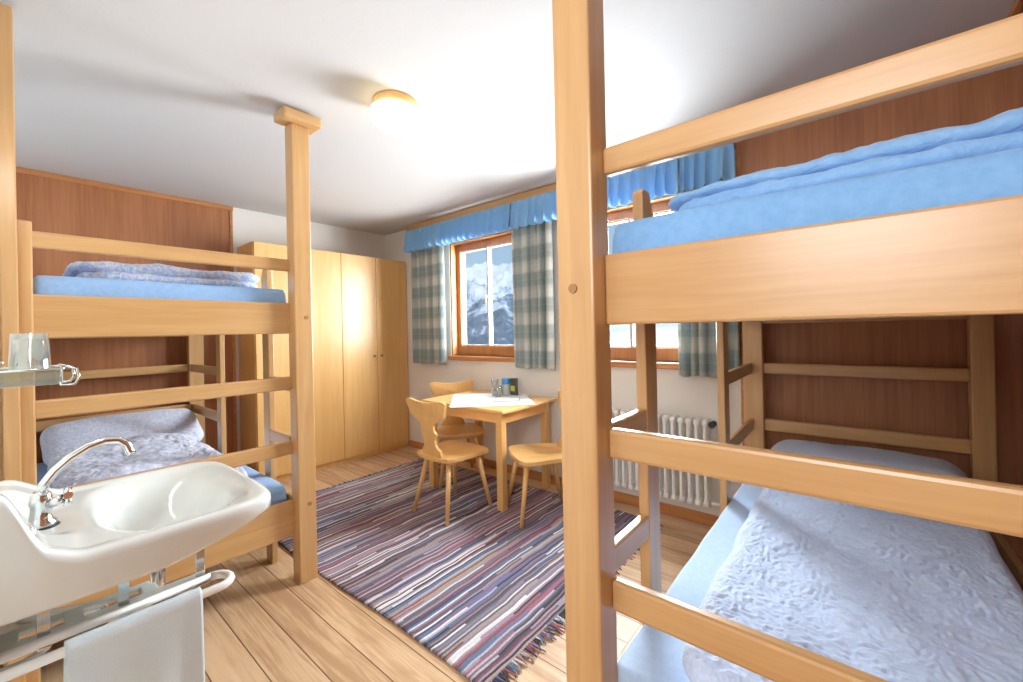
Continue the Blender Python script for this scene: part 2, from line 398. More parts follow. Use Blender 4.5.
# ------------------------------------------------------------------ room shell
XL, XR, YB, YF, ZC = -4.53, .62, 3.02, -.06, 2.575
o = MB().box((XL - .1, -1.9, -.08), (XR + .1, YB + .25, 0), 0).build('floor', M_FLOOR); tag(o, kind='structure')
o = MB().box((XL - .1, -1.9, ZC), (XR + .1, YB + .25, ZC + .1), 0).build('ceiling', M_CEIL); tag(o, kind='structure')
wall_box('wall_left', (XL - .12, -1.9, 0), (XL, YB + .25, ZC), M_WALL)
wall_box('wall_right', (XR, -1.9, 0), (XR + .1, YB + .25, ZC), M_PANEL)
# basin wall, ends at the open doorway the camera stands in
wall_box('wall_front', (XL, YF - .08, 0), (-.85, YF, ZC), M_WALL)
wall_box('wall_sunblock', (XL, -1.9, 0), (XR, -1.8, ZC), M_WALL)  # unseen wall added behind the camera to keep the sun out
wall_box('wall_sunblock_end', (-1.5, -1.8, 0), (-1.4, YF - .08, ZC), M_WALL)  # unseen end wall, added to close the same space against sunlight
# window wall with two openings
W1 = (-3.345, -2.41, 1.095, 2.30); W2 = (-1.80, -.91, 1.095, 2.30); TH = .22
wb_ = MB()
wb_.box((XL, YB, 0), (XR, YB + TH, W1[2]), 0); wb_.box((XL, YB, W1[3]), (XR, YB + TH, ZC), 0)
wb_.box((XL, YB, W1[2]), (W1[0], YB + TH, W1[3]), 0); wb_.box((W1[1], YB, W1[2]), (W2[0], YB + TH, W1[3]), 0)
wb_.box((W2[1], YB, W1[2]), (XR, YB + TH, W1[3]), 0)
tag(wb_.build('wall_back', M_WALL), kind='structure')
# veneer panelling
p = MB()
tag(MB().box((XL, YF, 0), (XL + .012, 1.335, ZC - .035), 0).build('wall_left_panelling', M_PANEL), kind='structure')
tag(MB().box((-.555, YB - .012, 0), (XR, YB, ZC - .035), 0).build('wall_back_panelling', M_PANEL), kind='structure')
t = MB(); t.box((XL, YF, ZC - .04), (XL + .022, 1.36, ZC - .002), .003); t.box((XL, 1.33, 0), (XL + .022, 1.355, ZC - .04), .003)
tag(t.build('trim_1', fir('y')), kind='structure')
t = MB(); t.box((-.57, YB - .022, ZC - .04), (XR, YB, ZC - .002), .003); t.box((-.575, YB - .022, 0), (-.55, YB, ZC - .04), .003)
tag(t.build('trim_2', fir('x')), kind='structure')
t = MB(); t.box((.492, 0, ZC - .035), (.522, YB - .03, ZC - .002), .003)
tag(t.build('trim_3', fir('y')), kind='structure')
tag(MB().box((.51, 0, ZC - .035), (XR, YB - .03, ZC - .003), .003).build('trim_4', M_PANEL), kind='structure')
tag(MB().box((-4.09, YB - .018, 0), (-.58, YB, .075), .004).build('baseboard_back', fir('x')), kind='structure')

def window(n, W, glass=True):
    fr = MB(); x0, x1, z0, z1 = W; ya, yb = YB + .085, YB + .155
    # wooden lining of the reveal
    fr.box((x0, YB + .01, z0), (x0 + .018, YB + TH, z1), .002); fr.box((x1 - .018, YB + .01, z0), (x1, YB + TH, z1), .002)
    fr.box((x0, YB + .01, z1 - .018), (x1, YB + TH, z1), .002)
    for a, b in (((x0, ya, z0), (x0 + .075, yb, z1)), ((x1 - .075, ya, z0), (x1, yb, z1)), ((x0 + .075, ya, z0), (x1 - .075, yb, z0 + .10)), ((x0 + .075, ya, z1 - .09), (x1 - .075, yb, z1))):
        fr.box(a, b, .006)
    root = fr.build('window_%d' % n, fir('z')); tag(root, kind='structure')
    cx = (x0 + x1) / 2
    sa = MB()
    a0, a1, b0, b1 = x0 + .075, x1 - .075, z0 + .10, z1 - .09
    for a, b in (((a0, ya + .030, b0), (a0 + .009, yb - .018, b1)), ((a1 - .009, ya + .030, b0), (a1, yb - .018, b1)), ((a0, ya + .012, b0), (a1, yb - .012, b0 + .012)), ((a0, ya + .012, b1 - .012), (a1, yb - .012, b1)), ((cx - .011, ya + .005, b0), (cx + .011, yb - .01, b1))):
        sa.box(a, b, .003)
    sa.build('sash', plain('sash_paint', (.5, .48, .45), .5), root)
    MB().box((a0, ya + .035, b0), (a1, ya + .041, b1), 0).build('pane', M_PANE, root)
    h = MB(); h.tube([(cx, ya + .005, 1.70), (cx, ya - .03, 1.70)], .009); h.tube([(cx, ya - .03, 1.71), (cx + .01, ya - .035, 1.62)], [.009, .007])
    h.build('window_handle', M_BRASS, root)
    si = MB(); si.box((x0 - .02, YB - .04, z0 - .045), (x1 + .01, YB + .09, z0 + .0), .008); pass
    si.build('window_sill', fir('x'), root)
    return root
window(1, W1); window(2, W2)

# ------------------------------------------------------------------ mountain outside
mt = MB()
def mtf(a, b):
    az = math.radians(30 + 36 * a)          # azimuth left of the window-wall normal
    d = 210 + 260 * b
    x = -math.sin(az) * d; y = math.cos(az) * d
    base = -62 + 122 * (b ** 1.15)
    v = Vector((x * .016, y * .016, 3.3))
    rn = noise.ridged_multi_fractal(v, .9, 2.1, 7, 1.0, 2.0)
    fn_ = noise.fractal(Vector((x * .05, y * .05, 1)), .8, 2, 5)
    return (x, y, base + rn * 10 * (.3 + b) + fn_ * 3.0)
mt.grid(260, 170, mtf, smooth=False)
tag(solid(mt.build('mountain', M_MOUNT), .5), 'snow covered mountain range under blue sky outside the window beside the wardrobe', 'mountain')

sb = MB()  # bank added outside so the right window shows blown-out white
sb.grid(60, 30, lambda a, b: (-3.5 + 6 * a, 4.6 + 5 * b, 1.0 + .8 * b + .12 * noise.noise(Vector((a * 5, b * 4, 2)))))
tag(solid(sb.build('glare_snow_bank', plain('snow', (.9, .92, .95), .8)), .3), 'added snow bank making the white glare outside the window beside the right bunk bed', 'snow bank')

# ------------------------------------------------------------------ bunk beds
def axis_of(a, b):
    d = [abs(q - p) for p, q in zip(a, b)]; return 'xyz'[d.index(max(d))]
def bunk(name, label, MP, lx, ly, ty, wall_post, tall_lath, caps, dg=0, dm=0, dl=0, dp=0):
    """MP maps bed-local (x across, y foot->head, z) to the room. lx: ladder post x, ly: ladder post y, ty: thin post y"""
    root = empty('bunk_bed', MP(.5, 1, 0)); tag(root, label, 'bunk bed')
    def part(n, *boxes, bev=.005, mat=None):
        mb = MB(); ax = None
        for a, b in boxes:
            A, B = MP(*a), MP(*b); ax = ax or axis_of(A, B); mb.box(A, B, bev)
        return mb.build(n, mat or beech(ax), root, world=True)
    def bolt(par, x, y, z, s=.011):
        A, B = Vector(MP(x, y, z)), Vector(MP(x, y - .004, z))
        mb = MB(); mb.tube([A, B], s, 16)
        off = par.location + root.location
        bmesh.ops.translate(mb.bm, verts=mb.bm.verts, vec=-off)
        mb.build('bolt', M_BOLT, par)
    H, L = 1.80, 2.09
    # posts
    p = part('tall_post', ((dp, 0, 0), (.097 + dp, .085, 2.50)), bev=.006)
    for z in (.42, 1.445): bolt(p, .036, 0, z)
    if caps: part('post_cap', ((-.05, -.055, 2.50), (.155, .085, 2.555)), bev=.012)
    else: part('post_cap', ((-.06, -.045, 2.50), (.155, .105, 2.555)), bev=.012)
    p = part('foot_post', ((wall_post, .05, 0), (wall_post + .09, .11, H)), bev=.006)
    bolt(p, wall_post + .05, .05, 1.44)
    if tall_lath: part('wall_post', ((tall_lath[0], -.005, 0), (tall_lath[1], .048, ZC - .02)), bev=.004)
    W = wall_post + .09
    part('head_post', ((.01, L - .07, 0), (.115, L, H)), bev=.006); part('head_post', ((W - .088, L - .07, 0), (W - .01, L, H)), bev=.006)
    x0, x1 = .09, wall_post + .01
    # foot end
    part('guard_rail', ((x0, .055, 1.700 + dg), (x1, .085, 1.765 + dg)), bev=.008)
    part('bed_board', ((x0, .055, 1.358), (x1, .087, 1.525)), bev=.006)
    part('rail', ((x0, .055, 1.052 + dm), (x1, .085, 1.122 + dm)), bev=.008)
    part('rail', ((x0, .055, .697 + dl), (x1, .085, .770 + dl)), bev=.008)
    part('bed_board', ((x0, .055, .252), (x1, .087, .447)), bev=.006)
    # head end
    hx0, hx1 = .11, W - .085
    part('head_rail', ((hx0, L - .045, 1.058), (hx1, L - .018, 1.122)), bev=.006)
    part('head_rail', ((hx0, L - .045, .715), (hx1, L - .018, .785)), bev=.006)
    part('guard_rail', ((hx0, L - .045, 1.70), (hx1, L - .018, 1.765)), bev=.006)
    part('bed_board', ((hx0, L - .05, 1.358), (hx1, L - .018, 1.525)), bev=.006)
    part('bed_board', ((hx0, L - .05, .252), (hx1, L - .018, .40)), bev=.006)
    # long sides
    part('side_board', ((.012, .08, 1.375), (.04, L - .06, 1.515)), bev=.005)
    part('side_board', ((W - .04, .10, 1.375), (W - .012, L - .06, 1.515)), bev=.005)
    part('side_board', ((.012, .08, .262), (.04, L - .06, .375)), bev=.005)
    part('side_board', ((W - .04, .10, .262), (W - .012, L - .06, .40)), bev=.005)
    # ladder: post with chamfered top, rungs
    def cham(yA, yB, xA, xB, z0, z1):
        mb = MB()
        pts = [(yA, z0), (yB, z0), (yB, z1 - .07), (yB - .035, z1), (yA + .012, z1), (yA, z1 - .012)]
        mb.prism(pts, lambda a, b, t: MP(t, a, b), xA, xB, .004)
        return mb.build('ladder_post', beech('z'), root, world=True)
    cham(ly, ly + .088, lx, lx + .032, 0, 1.765)
    for z in (1.07, .755, .43): part('rung', ((lx + .002, .08, z - .03), (lx + .030, ly + .012, z + .038)), bev=.006)
    # thin upright with side rails towards the head
    part('side_post', ((lx, ty, .2), (lx + .032, ty + .09, 1.60)), bev=.004)
    part('side_rail', ((lx + .004, ty + .085, 1.058), (lx + .026, L - .06, 1.122)), bev=.005)
    part('side_rail', ((lx + .004, ty + .085, .715), (lx + .026, L - .06, .785)), bev=.005)
    # slats
    for zz in (1.43, .345):
        mb = MB()
        for k in range(14):
            y = .14 + k * .138; mb.box(MP(.045, y, zz), MP(W - .045, y + .07, zz + .018), .002)
        mb.build('slatted_base', beech('x'), root, world=True)
    return root
RX, RY = -.545, .845
MPR = lambda x, y, z: (RX + x, RY + y, z)
LX_, LY_ = -2.328, 1.078
MPL = lambda x, y, z: (LX_ - y, LY_ - x, z)
bunk('bunk_bed', 'large light wooden bunk bed in the right foreground with a ladder at its left side', MPR, .034, .355, 1.30, .955, None, 0, .013, -.010, -.016, -.008)
bunk('bunk_bed', 'light wooden bunk bed behind the washbasin, its head at the brown panelled wall', MPL, .075, .345, 1.235, 1.02, (1.057, 1.098), 1)

# ------------------------------------------------------------------ mattresses, duvets, pillows
def soft(name, mat, c, half, label, cat, group=None, rz=0, **kw):
    mb = MB(); soft_slab(mb, (0, 0, 0), half, half[2], **kw)
    o = mb.build(name, mat); o.location = c; o.rotation_euler = (0, 0, rz); tag(o, label, cat, group); return o
MKW = dict(rim=.018, pn=60, nz=.006, nscale=3, nu=50, nv=60)
soft('mattress', M_SHEETPALE, (-.045, 1.875, .443), (.44, .95, 0.077), 'lower mattress under a pale blue sheet in the right bunk bed', 'mattress', seed=1, **MKW)
soft('mattress', M_SHEETBLUE, (-.004, 1.895, 1.527), (.455, .968, .078), 'upper mattress under a bright blue sheet in the right bunk bed', 'mattress', seed=2, **MKW)
soft('mattress', M_SHEETLEFT, (-3.36, .515, .443), (.94, .455, .077), 'lower mattress under a blue sheet in the bunk bed behind the washbasin', 'mattress', seed=3, **MKW)
soft('mattress', M_SHEETLEFT, (-3.36, .520, 1.527), (.94, .470, .077), 'upper mattress under a blue sheet in the bunk bed behind the washbasin', 'mattress', seed=4, **MKW)

# lower right duvet: flat, wide, crinkled
soft('duvet', M_SEER, (.005, 1.74, .565), (.352, .80, .040), 'crinkled white and pale blue duvet spread on the lower right bunk', 'duvet',
     rim=.05, pn=9, nz=.014, nscale=5, nu=230, nv=440, fine=.004, fscale=12, crk=.0030, cf=42, seed=5, bottom=.85)
soft('pillow', M_SEERPIL, (-.0, 2.66, .625), (.38, .20, .095), 'ribbed pale blue pillow at the head of the lower right bunk', 'pillow',
     rim=.09, dome=.5, pn=6, nz=.012, nscale=4, nu=50, nv=40, seed=6, bottom=.9, crk=.0015, cf=30)
# upper right duvet: folded, seam open to the foot end
mb = MB()
soft_slab(mb, (0, 0, -.020), (.40, .50, .022), rim=.03, nz=.006, nscale=6, nu=110, nv=110, fine=.006, fscale=16, seed=7)
soft_slab(mb, (-.006, .006, .011), (.415, .50, .018), rim=.035, nz=.007, nscale=5, nu=110, nv=110, fine=.008, fscale=14, seed=8, crk=.002, cf=9)
o = mb.build('duvet', M_DUVBLUE); o.location = (.055, 1.475, 1.643); tag(o, 'plain blue duvet folded on the upper right bunk under the ceiling', 'duvet')
# upper left duvet folded
mb = MB()
soft_slab(mb, (0, 0, -.022), (.50, .36, .022), rim=.03, nz=.006, nscale=6, nu=100, nv=90, fine=.005, fscale=16, seed=9)
soft_slab(mb, (-.008, -.006, .020), (.50, .375, .028), rim=.04, nz=.010, nscale=5, nu=100, nv=90, fine=.007, fscale=14, seed=10)
o = mb.build('duvet', M_PRINT); o.location = (-3.03, .55, 1.650); tag(o, 'blue printed duvet folded on the upper bunk behind the washbasin', 'duvet')
# lower left duvet and pillow
mb = MB()
soft_slab(mb, (0, 0, -.01), (.66, .36, .045), rim=.07, nz=.02, nscale=5, nu=200, nv=120, fine=.006, fscale=10, crk=.004, cf=20, seed=11)
soft_slab(mb, (-.14, -.02, .055), (.50, .335, .040), rim=.08, dome=.3, nz=.028, nscale=5, nu=200, nv=120, fine=.008, fscale=10, crk=.004, cf=20, seed=12)
o = mb.build('duvet', M_PRINT2); o.location = (-3.20, .49, .585); tag(o, 'white and blue printed duvet heaped on the lower bunk behind the washbasin', 'duvet')
soft('pillow', M_PRINT2, (-4.05, .54, .655), (.21, .42, .085), 'white and blue printed pillow at the head of the lower bunk behind the washbasin', 'pillow',
     rim=.09, dome=.5, pn=6, nz=.016, nscale=4, nu=40, nv=50, seed=13, fn=lambda p: Vector((p.x, p.y, p.z - p.x * .45)))

# ------------------------------------------------------------------ wardrobe
wr_ = empty('wardrobe', (-4.3, 2.2, 0)); tag(wr_, 'tall light wooden wardrobe with four plain doors along the left wall', 'wardrobe')
b = MB(); b.box((XL + .01, 1.39, 0), (-4.122, 3.005, .05), .002); b.box((XL + .01, 1.385, .05), (-4.12, 3.01, 2.195), .003)
b.build('body', pale('z'), wr_, world=True)
for k in range(4):
    y0 = 1.390 + .405 * k
    d = MB().box((-4.12, y0 + .002, .055), (-4.10, y0 + .403, 2.19), .002).build('door', pale('z'), wr_, world=True)
    ky = y0 + (.045 if k % 2 else .36)
    kb = MB(); kb.lathe([(.006, 0), (.006, .012), (.013, .016), (.013, .024), (.008, .028)], (0, 0, 0), 16)
    bmesh.ops.transform(kb.bm, matrix=Matrix.Translation(Vector((-4.10, ky, 1.10)) - wr_.location) @ Matrix.Rotation(math.pi / 2, 4, 'Y'), verts=kb.bm.verts)
    kb.build('knob', M_BOLT, d)

# ------------------------------------------------------------------ curtains, valances, cornice
cr = MB(); cr.box((-3.96, YB - .10, 2.495), (-.57, YB, ZC - .004), .004)
tag(cr.build('curtain_cornice', beech('x')), 'long light wooden cornice board along the ceiling above both windows', 'cornice')
def curtain(x0, x1, z0, z1, y, folds, label, seed, amp=.032, group=None):
    w = x1 - x0; mb = MB(); L = w * 1.55
    def fn(a, b):
        z = z0 + (z1 - z0) * b
        ph = a * folds * 2 * math.pi + .8 * math.sin(a * 7 + seed) + .15 * math.sin(b * 3 + seed)
        am = amp * (1 - .25 * b) * (.75 + .35 * math.sin(a * 5 + seed * 2))
        yy = y + am * math.sin(ph) + .006 * noise.noise(Vector((a * 6, b * 3, seed)))
        xx = x0 + w * a + .25 * am * math.cos(ph) + .008 * (1 - b) * math.sin(seed + a * 3)
        return (xx, yy, z + (.006 * math.sin(a * 9 + seed) if b == 0 else 0))
    mb.grid(int(90 * max(.6, w / .5)), 40, fn, lambda a, b: (a * L, (z1 - z0) * b))
    o = mb.build('curtain', M_PLAID); solid(o, .003); tag(o, label, 'curtain', group); return o
curtain(-3.93, -3.36, 1.005, 2.49, YB - .082, 5, 'grey and white checked curtain nearest the wardrobe, left of the mountain window', 1)
curtain(-2.42, -1.97, 1.010, 2.49, YB - .082, 5, 'grey and white checked curtain hanging right of the mountain window above the table', 2)
curtain(-.95, -.69, 1.015, 2.49, YB - .082, 4, 'checked curtain nearest the brown panelling, glowing in the light above the radiator', 3)
curtain(-.675, -.575, 1.04, 2.49, YB - .082, 2, 'narrow dark strip of checked curtain seen beside the head post of the right bunk', 5, .014)
def valance(x0, x1, label, seed):
    w = x1 - x0; mb = MB(); n = w / .085
    z1 = 2.50
    def fn(a, b):
        x = x0 + w * a
        ph = a * n * 2 * math.pi + 1.6 * noise.noise(Vector((x * 5, seed, 0))) * 2
        am = .006 + .026 * (1 - b) ** .6 if b < .86 else .006
        yy = YB - .135 - am * math.sin(ph) - .012 * (1 - b)
        zb = 2.265 + .014 * math.sin(ph + .9) + .010 * noise.noise(Vector((x * 3, seed, 4)))
        return (x + .35 * am * math.cos(ph), yy, zb + (z1 - zb) * b)
    mb.grid(int(w * 260), 20, fn)
    o = mb.build('valance', M_VAL); solid(o, .002); tag(o, label, 'valance'); return o
valance(-3.91, -2.36, 'gathered blue valance above the mountain window, from the wardrobe side to the second curtain', 1)
valance(-2.355, -.90, 'gathered blue valance running behind the tall post to above the upper right bunk', 2)
valance(-.895, -.565, 'short blue valance section ending at the brown panelling', 3)

# ------------------------------------------------------------------ radiator
rd = empty('radiator', (-1.1, 2.93, 0)); tag(rd, 'white ribbed column radiator below the right window', 'radiator')
x0r, pitch = -1.60, .052
for k in range(17):
    x = x0r + pitch * k; mb = MB()
    for yy in (2.885, 2.925, 2.965):
        mb.tube([(x, yy, .20), (x, yy, .70)], .0135, 8, False)
    for zz in (.185, .715):
        mb.box((x - .021, 2.872, zz - .022), (x + .021, 2.978, zz + .022), .016, seg=3)
    mb.build('column', M_WHITE, rd, world=True)
mb = MB(); mb.tube([(-.765, 2.925, .185), (-.70, 2.925, .185), (-.67, 2.925, .21), (-.67, 2.925, .8), (-.67, 2.925, .98), (-.67, 3.012, .98)], .011, 10)
mb.build('pipe', M_WHITE, rd, world=True)
mb = MB(); mb.tube([(-.765, 2.925, .715), (-.67, 2.925, .715)], .011, 10); mb.build('pipe', M_WHITE, rd, world=True)
mb = MB(); mb.tube([(-1.62, 2.925, .185), (-1.66, 2.925, .185), (-1.66, 2.925, 0)], .010, 10)
mb.build('pipe', M_WHITE, rd, world=True)
mb = MB(); mb.tube([(-.72, 2.925, .715), (-.72, 2.86, .715)], [.018, .022], 14); mb.build('valve', M_DARK, rd, world=True)
for x in (-1.5, -.86):
    MB().box((x - .012, 2.97, .60), (x + .012, 3.015, .64), .003).build('bracket', M_WHITE, rd, world=True)

# ------------------------------------------------------------------ rug
rg = MB()
def rugf(a, b):
    x = -3.56 + 2.48 * a; y = 1.105 + 1.72 * b
    ex_ = .012 * noise.noise(Vector((x * 3, y * 3, 1)))
    return (x + ex_ * (1 if a in (0, 1) else .3), y + ex_ + .012 * math.sin(x * 3), .010 + .003 * noise.noise(Vector((x * 9, y * 4, 2))))
rg.grid(120, 90, rugf)
rug = rg.build('rug', M_RUG); solid(rug, .008, -1); tag(rug, 'dark multicoloured striped rag rug under the table and chairs', 'rug')
M_FR = {i: plain('fringe_%d' % i, c, .95) for i, c in enumerate([(.06, .05, .07), (.6, .58, .55), (.3, .1, .12), (.12, .18, .32), (.35, .32, .33)])}
fr = MB()
for k in range(150):
    y = 1.11 + 1.70 * (k + .5) / 150 + random.uniform(-.004, .004); xe = -1.083; ln = random.uniform(.03, .07); dy = random.uniform(-.02, .02)
    n0 = len(fr.bm.faces)
    fr.tube([(xe - .01, y, .012), (xe + ln * .5, y + dy * .3, .012), (xe + ln, y + dy, .004)], [.0045, .004, .002], 6)
    fr.bm.faces.ensure_lookup_table(); mi = random.choice([0, 0, 1, 2, 3, 4])
    for f in fr.bm.faces[n0:]: f.material_index = mi
for k in range(120):
    y = 1.12 + 1.68 * (k + .5) / 120; xe = -3.555; ln = random.uniform(.02, .045); n0 = len(fr.bm.faces)
    fr.tube([(xe, y, .012), (xe - ln, y + random.uniform(-.01, .01), .004)], [.004, .002], 5)
    fr.bm.faces.ensure_lookup_table(); mi = random.choice([0, 0, 1, 4])
    for f in fr.bm.faces[n0:]: f.material_index = mi
tag(fr.build('fringe', [M_FR[i] for i in range(5)], rug), kind='stuff')

# ------------------------------------------------------------------ table and what stands on it
tb = empty('dining_table', (-2.44, 2.61, 0)); tag(tb, 'square light wooden table with straight legs below the mountain window', 'table')
MB().box((-2.91, 2.255, .742), (-1.965, 2.965, .768), .006).build('table_top', pale('x'), tb, world=True)
a = MB()
for q, w in (((-2.83, 2.315, .655), (-2.05, 2.337, .742)), ((-2.83, 2.88, .655), (-2.05, 2.90, .742)), ((-2.855, 2.33, .655), (-2.833, 2.89, .742)), ((-2.047, 2.33, .655), (-2.025, 2.89, .742))): a.box(q, w, .003)
a.build('apron', pale('x'), tb, world=True)
for x in (-2.86, -2.075):
    for y in (2.295, 2.865):
        MB().box((x, y, .0145), (x + .058, y + .058, .742), .005).build('leg', pale('z'), tb, world=True)
# white doily / cloth lying diagonally
mb = MB()
def clothf(a, b):
    u, v = 2 * a - 1, 2 * b - 1
    wv = .004 * math.sin(a * 40) * (abs(v) > .97) + .004 * math.sin(b * 40) * (abs(u) > .97)
    return ((u + v) * .235 + wv, (v - u) * .235 + wv, .0022 + .0008 * noise.noise(Vector((u * 5, v * 5, 0))))
mb.grid(50, 50, clothf)
o = mb.build('table_cloth', cloth('white_lace', (.85, .85, .86), (.92, .92, .92), 160, .3, .002)); o.location = (-2.40, 2.60, .768); solid(o, .0015)
tag(o, 'small white cloth laid over the middle of the wooden table', 'tablecloth')
def tumbler(name, c, r, h, label, mat=M_GLASS, group=None, wall=.004):
    mb = MB(); mb.lathe([(r * .82, 0), (r, h), (r - wall, h), (r * .82 - wall, .008), (.001, .008)], (0, 0, 0), 28, False)
    mb.lathe([(r * .82, 0), (.001, 0.0001)], (0, 0, 0), 28, False)
    bmesh.ops.remove_doubles(mb.bm, verts=mb.bm.verts, dist=.0004)
    o = mb.build(name, mat); o.location = c; tag(o, label, 'glass', group); return o
tz = .772
tumbler('drinking_glass', (-2.49, 2.76, tz), .036, .145, 'clear drinking glass at the left of the things on the table')
tumbler('drinking_glass', (-2.42, 2.72, tz), .036, .10, 'clear drinking glass in front of the blue topped jar on the table')
j = empty('jar', (-2.43, 2.84, tz)); j.scale = (1.15, 1.15, 1.15); tag(j, 'small glass jar with a bright blue lid on the table', 'jar')
mb = MB(); mb.lathe([(.028, 0), (.032, .01), (.032, .07), (.026, .085)], (0, 0, 0), 24); mb.build('jar_body', plain('pale_glass', (.55, .60, .60), .1), j)
mb = MB(); mb.lathe([(.031, .085), (.033, .09), (.033, .125), (.028, .13)], (0, 0, 0), 24); mb.build('lid', plain('blue_lid', (.05, .30, .62), .35), j)
mb = MB(); mb.box((-.028, -.018, 0), (.028, .018, .125), .003); o = mb.build('carton', plain('dark_carton', (.05, .06, .05), .5)); o.location = (-2.36, 2.87, tz); o.scale = (1.1, 1.1, 1.2)
tag(o, 'dark upright packet with a yellow green patch behind the glasses on the table', 'packet')
mb = MB(); mb.box((-.02, -.0195, .03), (.02, -.018, .07), 0); mb.build('printed_patch', plain('yellow_print', (.55, .52, .06), .5), o)
mb = MB(); mb.box((-.105, -.075, 0), (.105, .075, .006), .002); o = mb.build('booklet', plain('grey_paper', (.42, .44, .42), .5)); o.location = (-2.24, 2.63, tz); o.rotation_euler = (0, 0, .6)
tag(o, 'thin grey printed leaflet lying on the white cloth beside the glasses', 'leaflet')
mb = MB(); mb.box((-.095, -.065, .006), (.095, .065, .0068), 0); mb.build('page', plain('white_paper', (.8, .8, .78), .6), o)

# ------------------------------------------------------------------ chairs
def make_chair(loc, rz, label):
    t = empty('dining_chair', loc, rz); tag(t, label, 'chair', None)
    # local: chair faces +y, back at -y
    pts = []
    outline = [(-.165, -.20), (-.10, -.215), (0, -.22), (.10, -.215), (.165, -.20), (.195, -.16), (.215, 0), (.228, .12), (.215, .175), (.16, .20), (0, .215), (-.16, .20), (-.215, .175), (-.228, .12), (-.215, 0), (-.195, -.16)]
    mb = MB(); mb.prism(outline, lambda a, b, z: (a, b, z), .428, .458, .006)
    mb.build('seat', pale('y'), t)
    # backrest plank with scalloped outline, pierced by nothing but its waist
    half = [(.000, .105), (.02, .108), (.055, .098), (.075, .068), (.10, .058), (.14, .060), (.165, .078), (.185, .080), (.20, .062), (.235, .064), (.262, .085), (.285, .135), (.30, .175), (.315, .188), (.345, .195), (.385, .212), (.408, .218), (.418, .205), (.425, .17), (.412, .10), (.405, .04)]
    o_ = [(w, h) for h, w in half] + [(-w, h) for h, w in half[::-1]]
    mb = MB(); lean = .17
    # slight concave curve: extrude in strips
    def f(a, h, tt): return (a, -.185 - h * lean + tt - .35 * a * a * -1 * .6, .445 + h)
    mb.prism(o_, f, -.011, .011, .003)
    mb.build('backrest', pale('z'), t)
    for sx in (-1, 1):
        mb = MB(); mb.tube([(sx * .125, .135, .43), (sx * .20, .205, 0.0145)], [.021, .0135], 12); mb.build('leg', pale('z'), t)
        mb = MB(); mb.tube([(sx * .115, -.135, .43), (sx * .185, -.225, 0.0145)], [.021, .0135], 12); mb.build('leg', pale('z'), t)
    for yy in (-.13, .13): MB().box((-.17, yy - .03, .405), (.17, yy + .03, .429), .005).build('seat_batten', pale('x'), t)
    return t
make_chair((-2.375, 2.13, 0), 0, 'wooden chair in front of the table with its carved backrest towards the room')
make_chair((-2.825, 2.605, 0), math.radians(-122), 'wooden chair between the table and the wardrobe, its backrest behind the table top')
make_chair((-1.80, 2.47, 0), math.radians(144), 'wooden chair at the right of the table, half hidden by the tall bed post')

# ------------------------------------------------------------------ ceiling lamp
lp = empty('ceiling_lamp', (-1.86, 1.32, ZC)); tag(lp, 'glowing round ceiling lamp with a wooden base', 'ceiling lamp')
mb = MB(); mb.lathe([(.11, 0), (.115, -.006), (.11, -.035), (.10, -.04)], (0, 0, 0), 40); mb.build('base', pale('x'), lp)
mb = MB(); mb.lathe([(.098, -.038), (.125, -.05), (.132, -.075), (.12, -.11), (.09, -.135), (.05, -.15), (.01, -.154)], (0, 0, 0), 40); mb.build('lamp_shade', emis('lamp_glow', (1, .90, .55), 4), lp)

# ------------------------------------------------------------------ washbasin
BXC, BY0, BY1 = -1.655, YF, .52
wbn = empty('washbasin', (BXC, .1, .8)); tag(wbn, 'white porcelain washbasin in the left foreground with a chrome tap', 'washbasin')
hxB, hyB = .325, (BY1 - BY0) / 2; cyB = (BY0 + BY1) / 2
def outl(u, v, s=1.0):
    if u == 0 and v == 0: return (BXC, cyB)
    r = max(abs(u), abs(v)); th = math.atan2(v, u); n = 6.5 if v > 0 else 24
    R = (abs(math.cos(th)) ** n + abs(math.sin(th)) ** n) ** (-1 / n)
    taper = 1 - .03 * max(0, v) ** 2
    return (BXC + hxB * r * R * math.cos(th) * s * taper, cyB + hyB * r * R * math.sin(th) * (s if v > 0 else 1))
def sst(a, b, x): t = max(0, min(1, (x - a) / (b - a))); return t * t * (3 - 2 * t)
def ztop(x, y, r):
    z = .866
    dx = abs((x - BXC) / .265); dy = (y - .300) / (.185 if y > .3 else .16)
    d = (dx ** 2.6 + abs(dy) ** 2.6) ** (1 / 2.6)
    z -= .125 * (1 - sst(.35, 1.0, d)) + .012 * (1 - sst(.9, 1.12, d))
    # raised shoulders at the back, left and right of the tap deck
    sh = (1 - sst(.00, .115, y)) * sst(.13, .20, abs(x - BXC) + .35 * max(0, y - .0))
    up = .045 + .075 * sst(.05, .30, x - BXC)
    z += .045 * sh + up * (1 - sst(-.02, .06, y)) ** 1.5 * sst(.09, .2, abs(x - BXC) + .3) * (1 if x > BXC else .4)
    z += .030 * (1 - sst(-.055, -.03, y)) * (1 - sh)
    z += .006 * sst(.80, .93, r) - .010 * sst(.965, 1.0, r)
    return z
NB = 84
mb = MB(); V = {}
for i in range(NB + 1):
    for j in range(NB + 1):
        u, v = 2 * i / NB - 1, 2 * j / NB - 1
        x, y = outl(u, v); V[i, j] = mb.bm.verts.new((x, y, ztop(x, y, max(abs(u), max(0, v)))))
for i in range(NB):
    for j in range(NB):
        f = mb.bm.faces.new((V[i, j], V[i + 1, j], V[i + 1, j + 1], V[i, j + 1])); f.smooth = True
per = [(i, 0) for i in range(NB)] + [(NB, j) for j in range(NB)] + [(i, NB) for i in range(NB, 0, -1)] + [(0, j) for j in range(NB, 0, -1)]
prev = [V[k] for k in per]
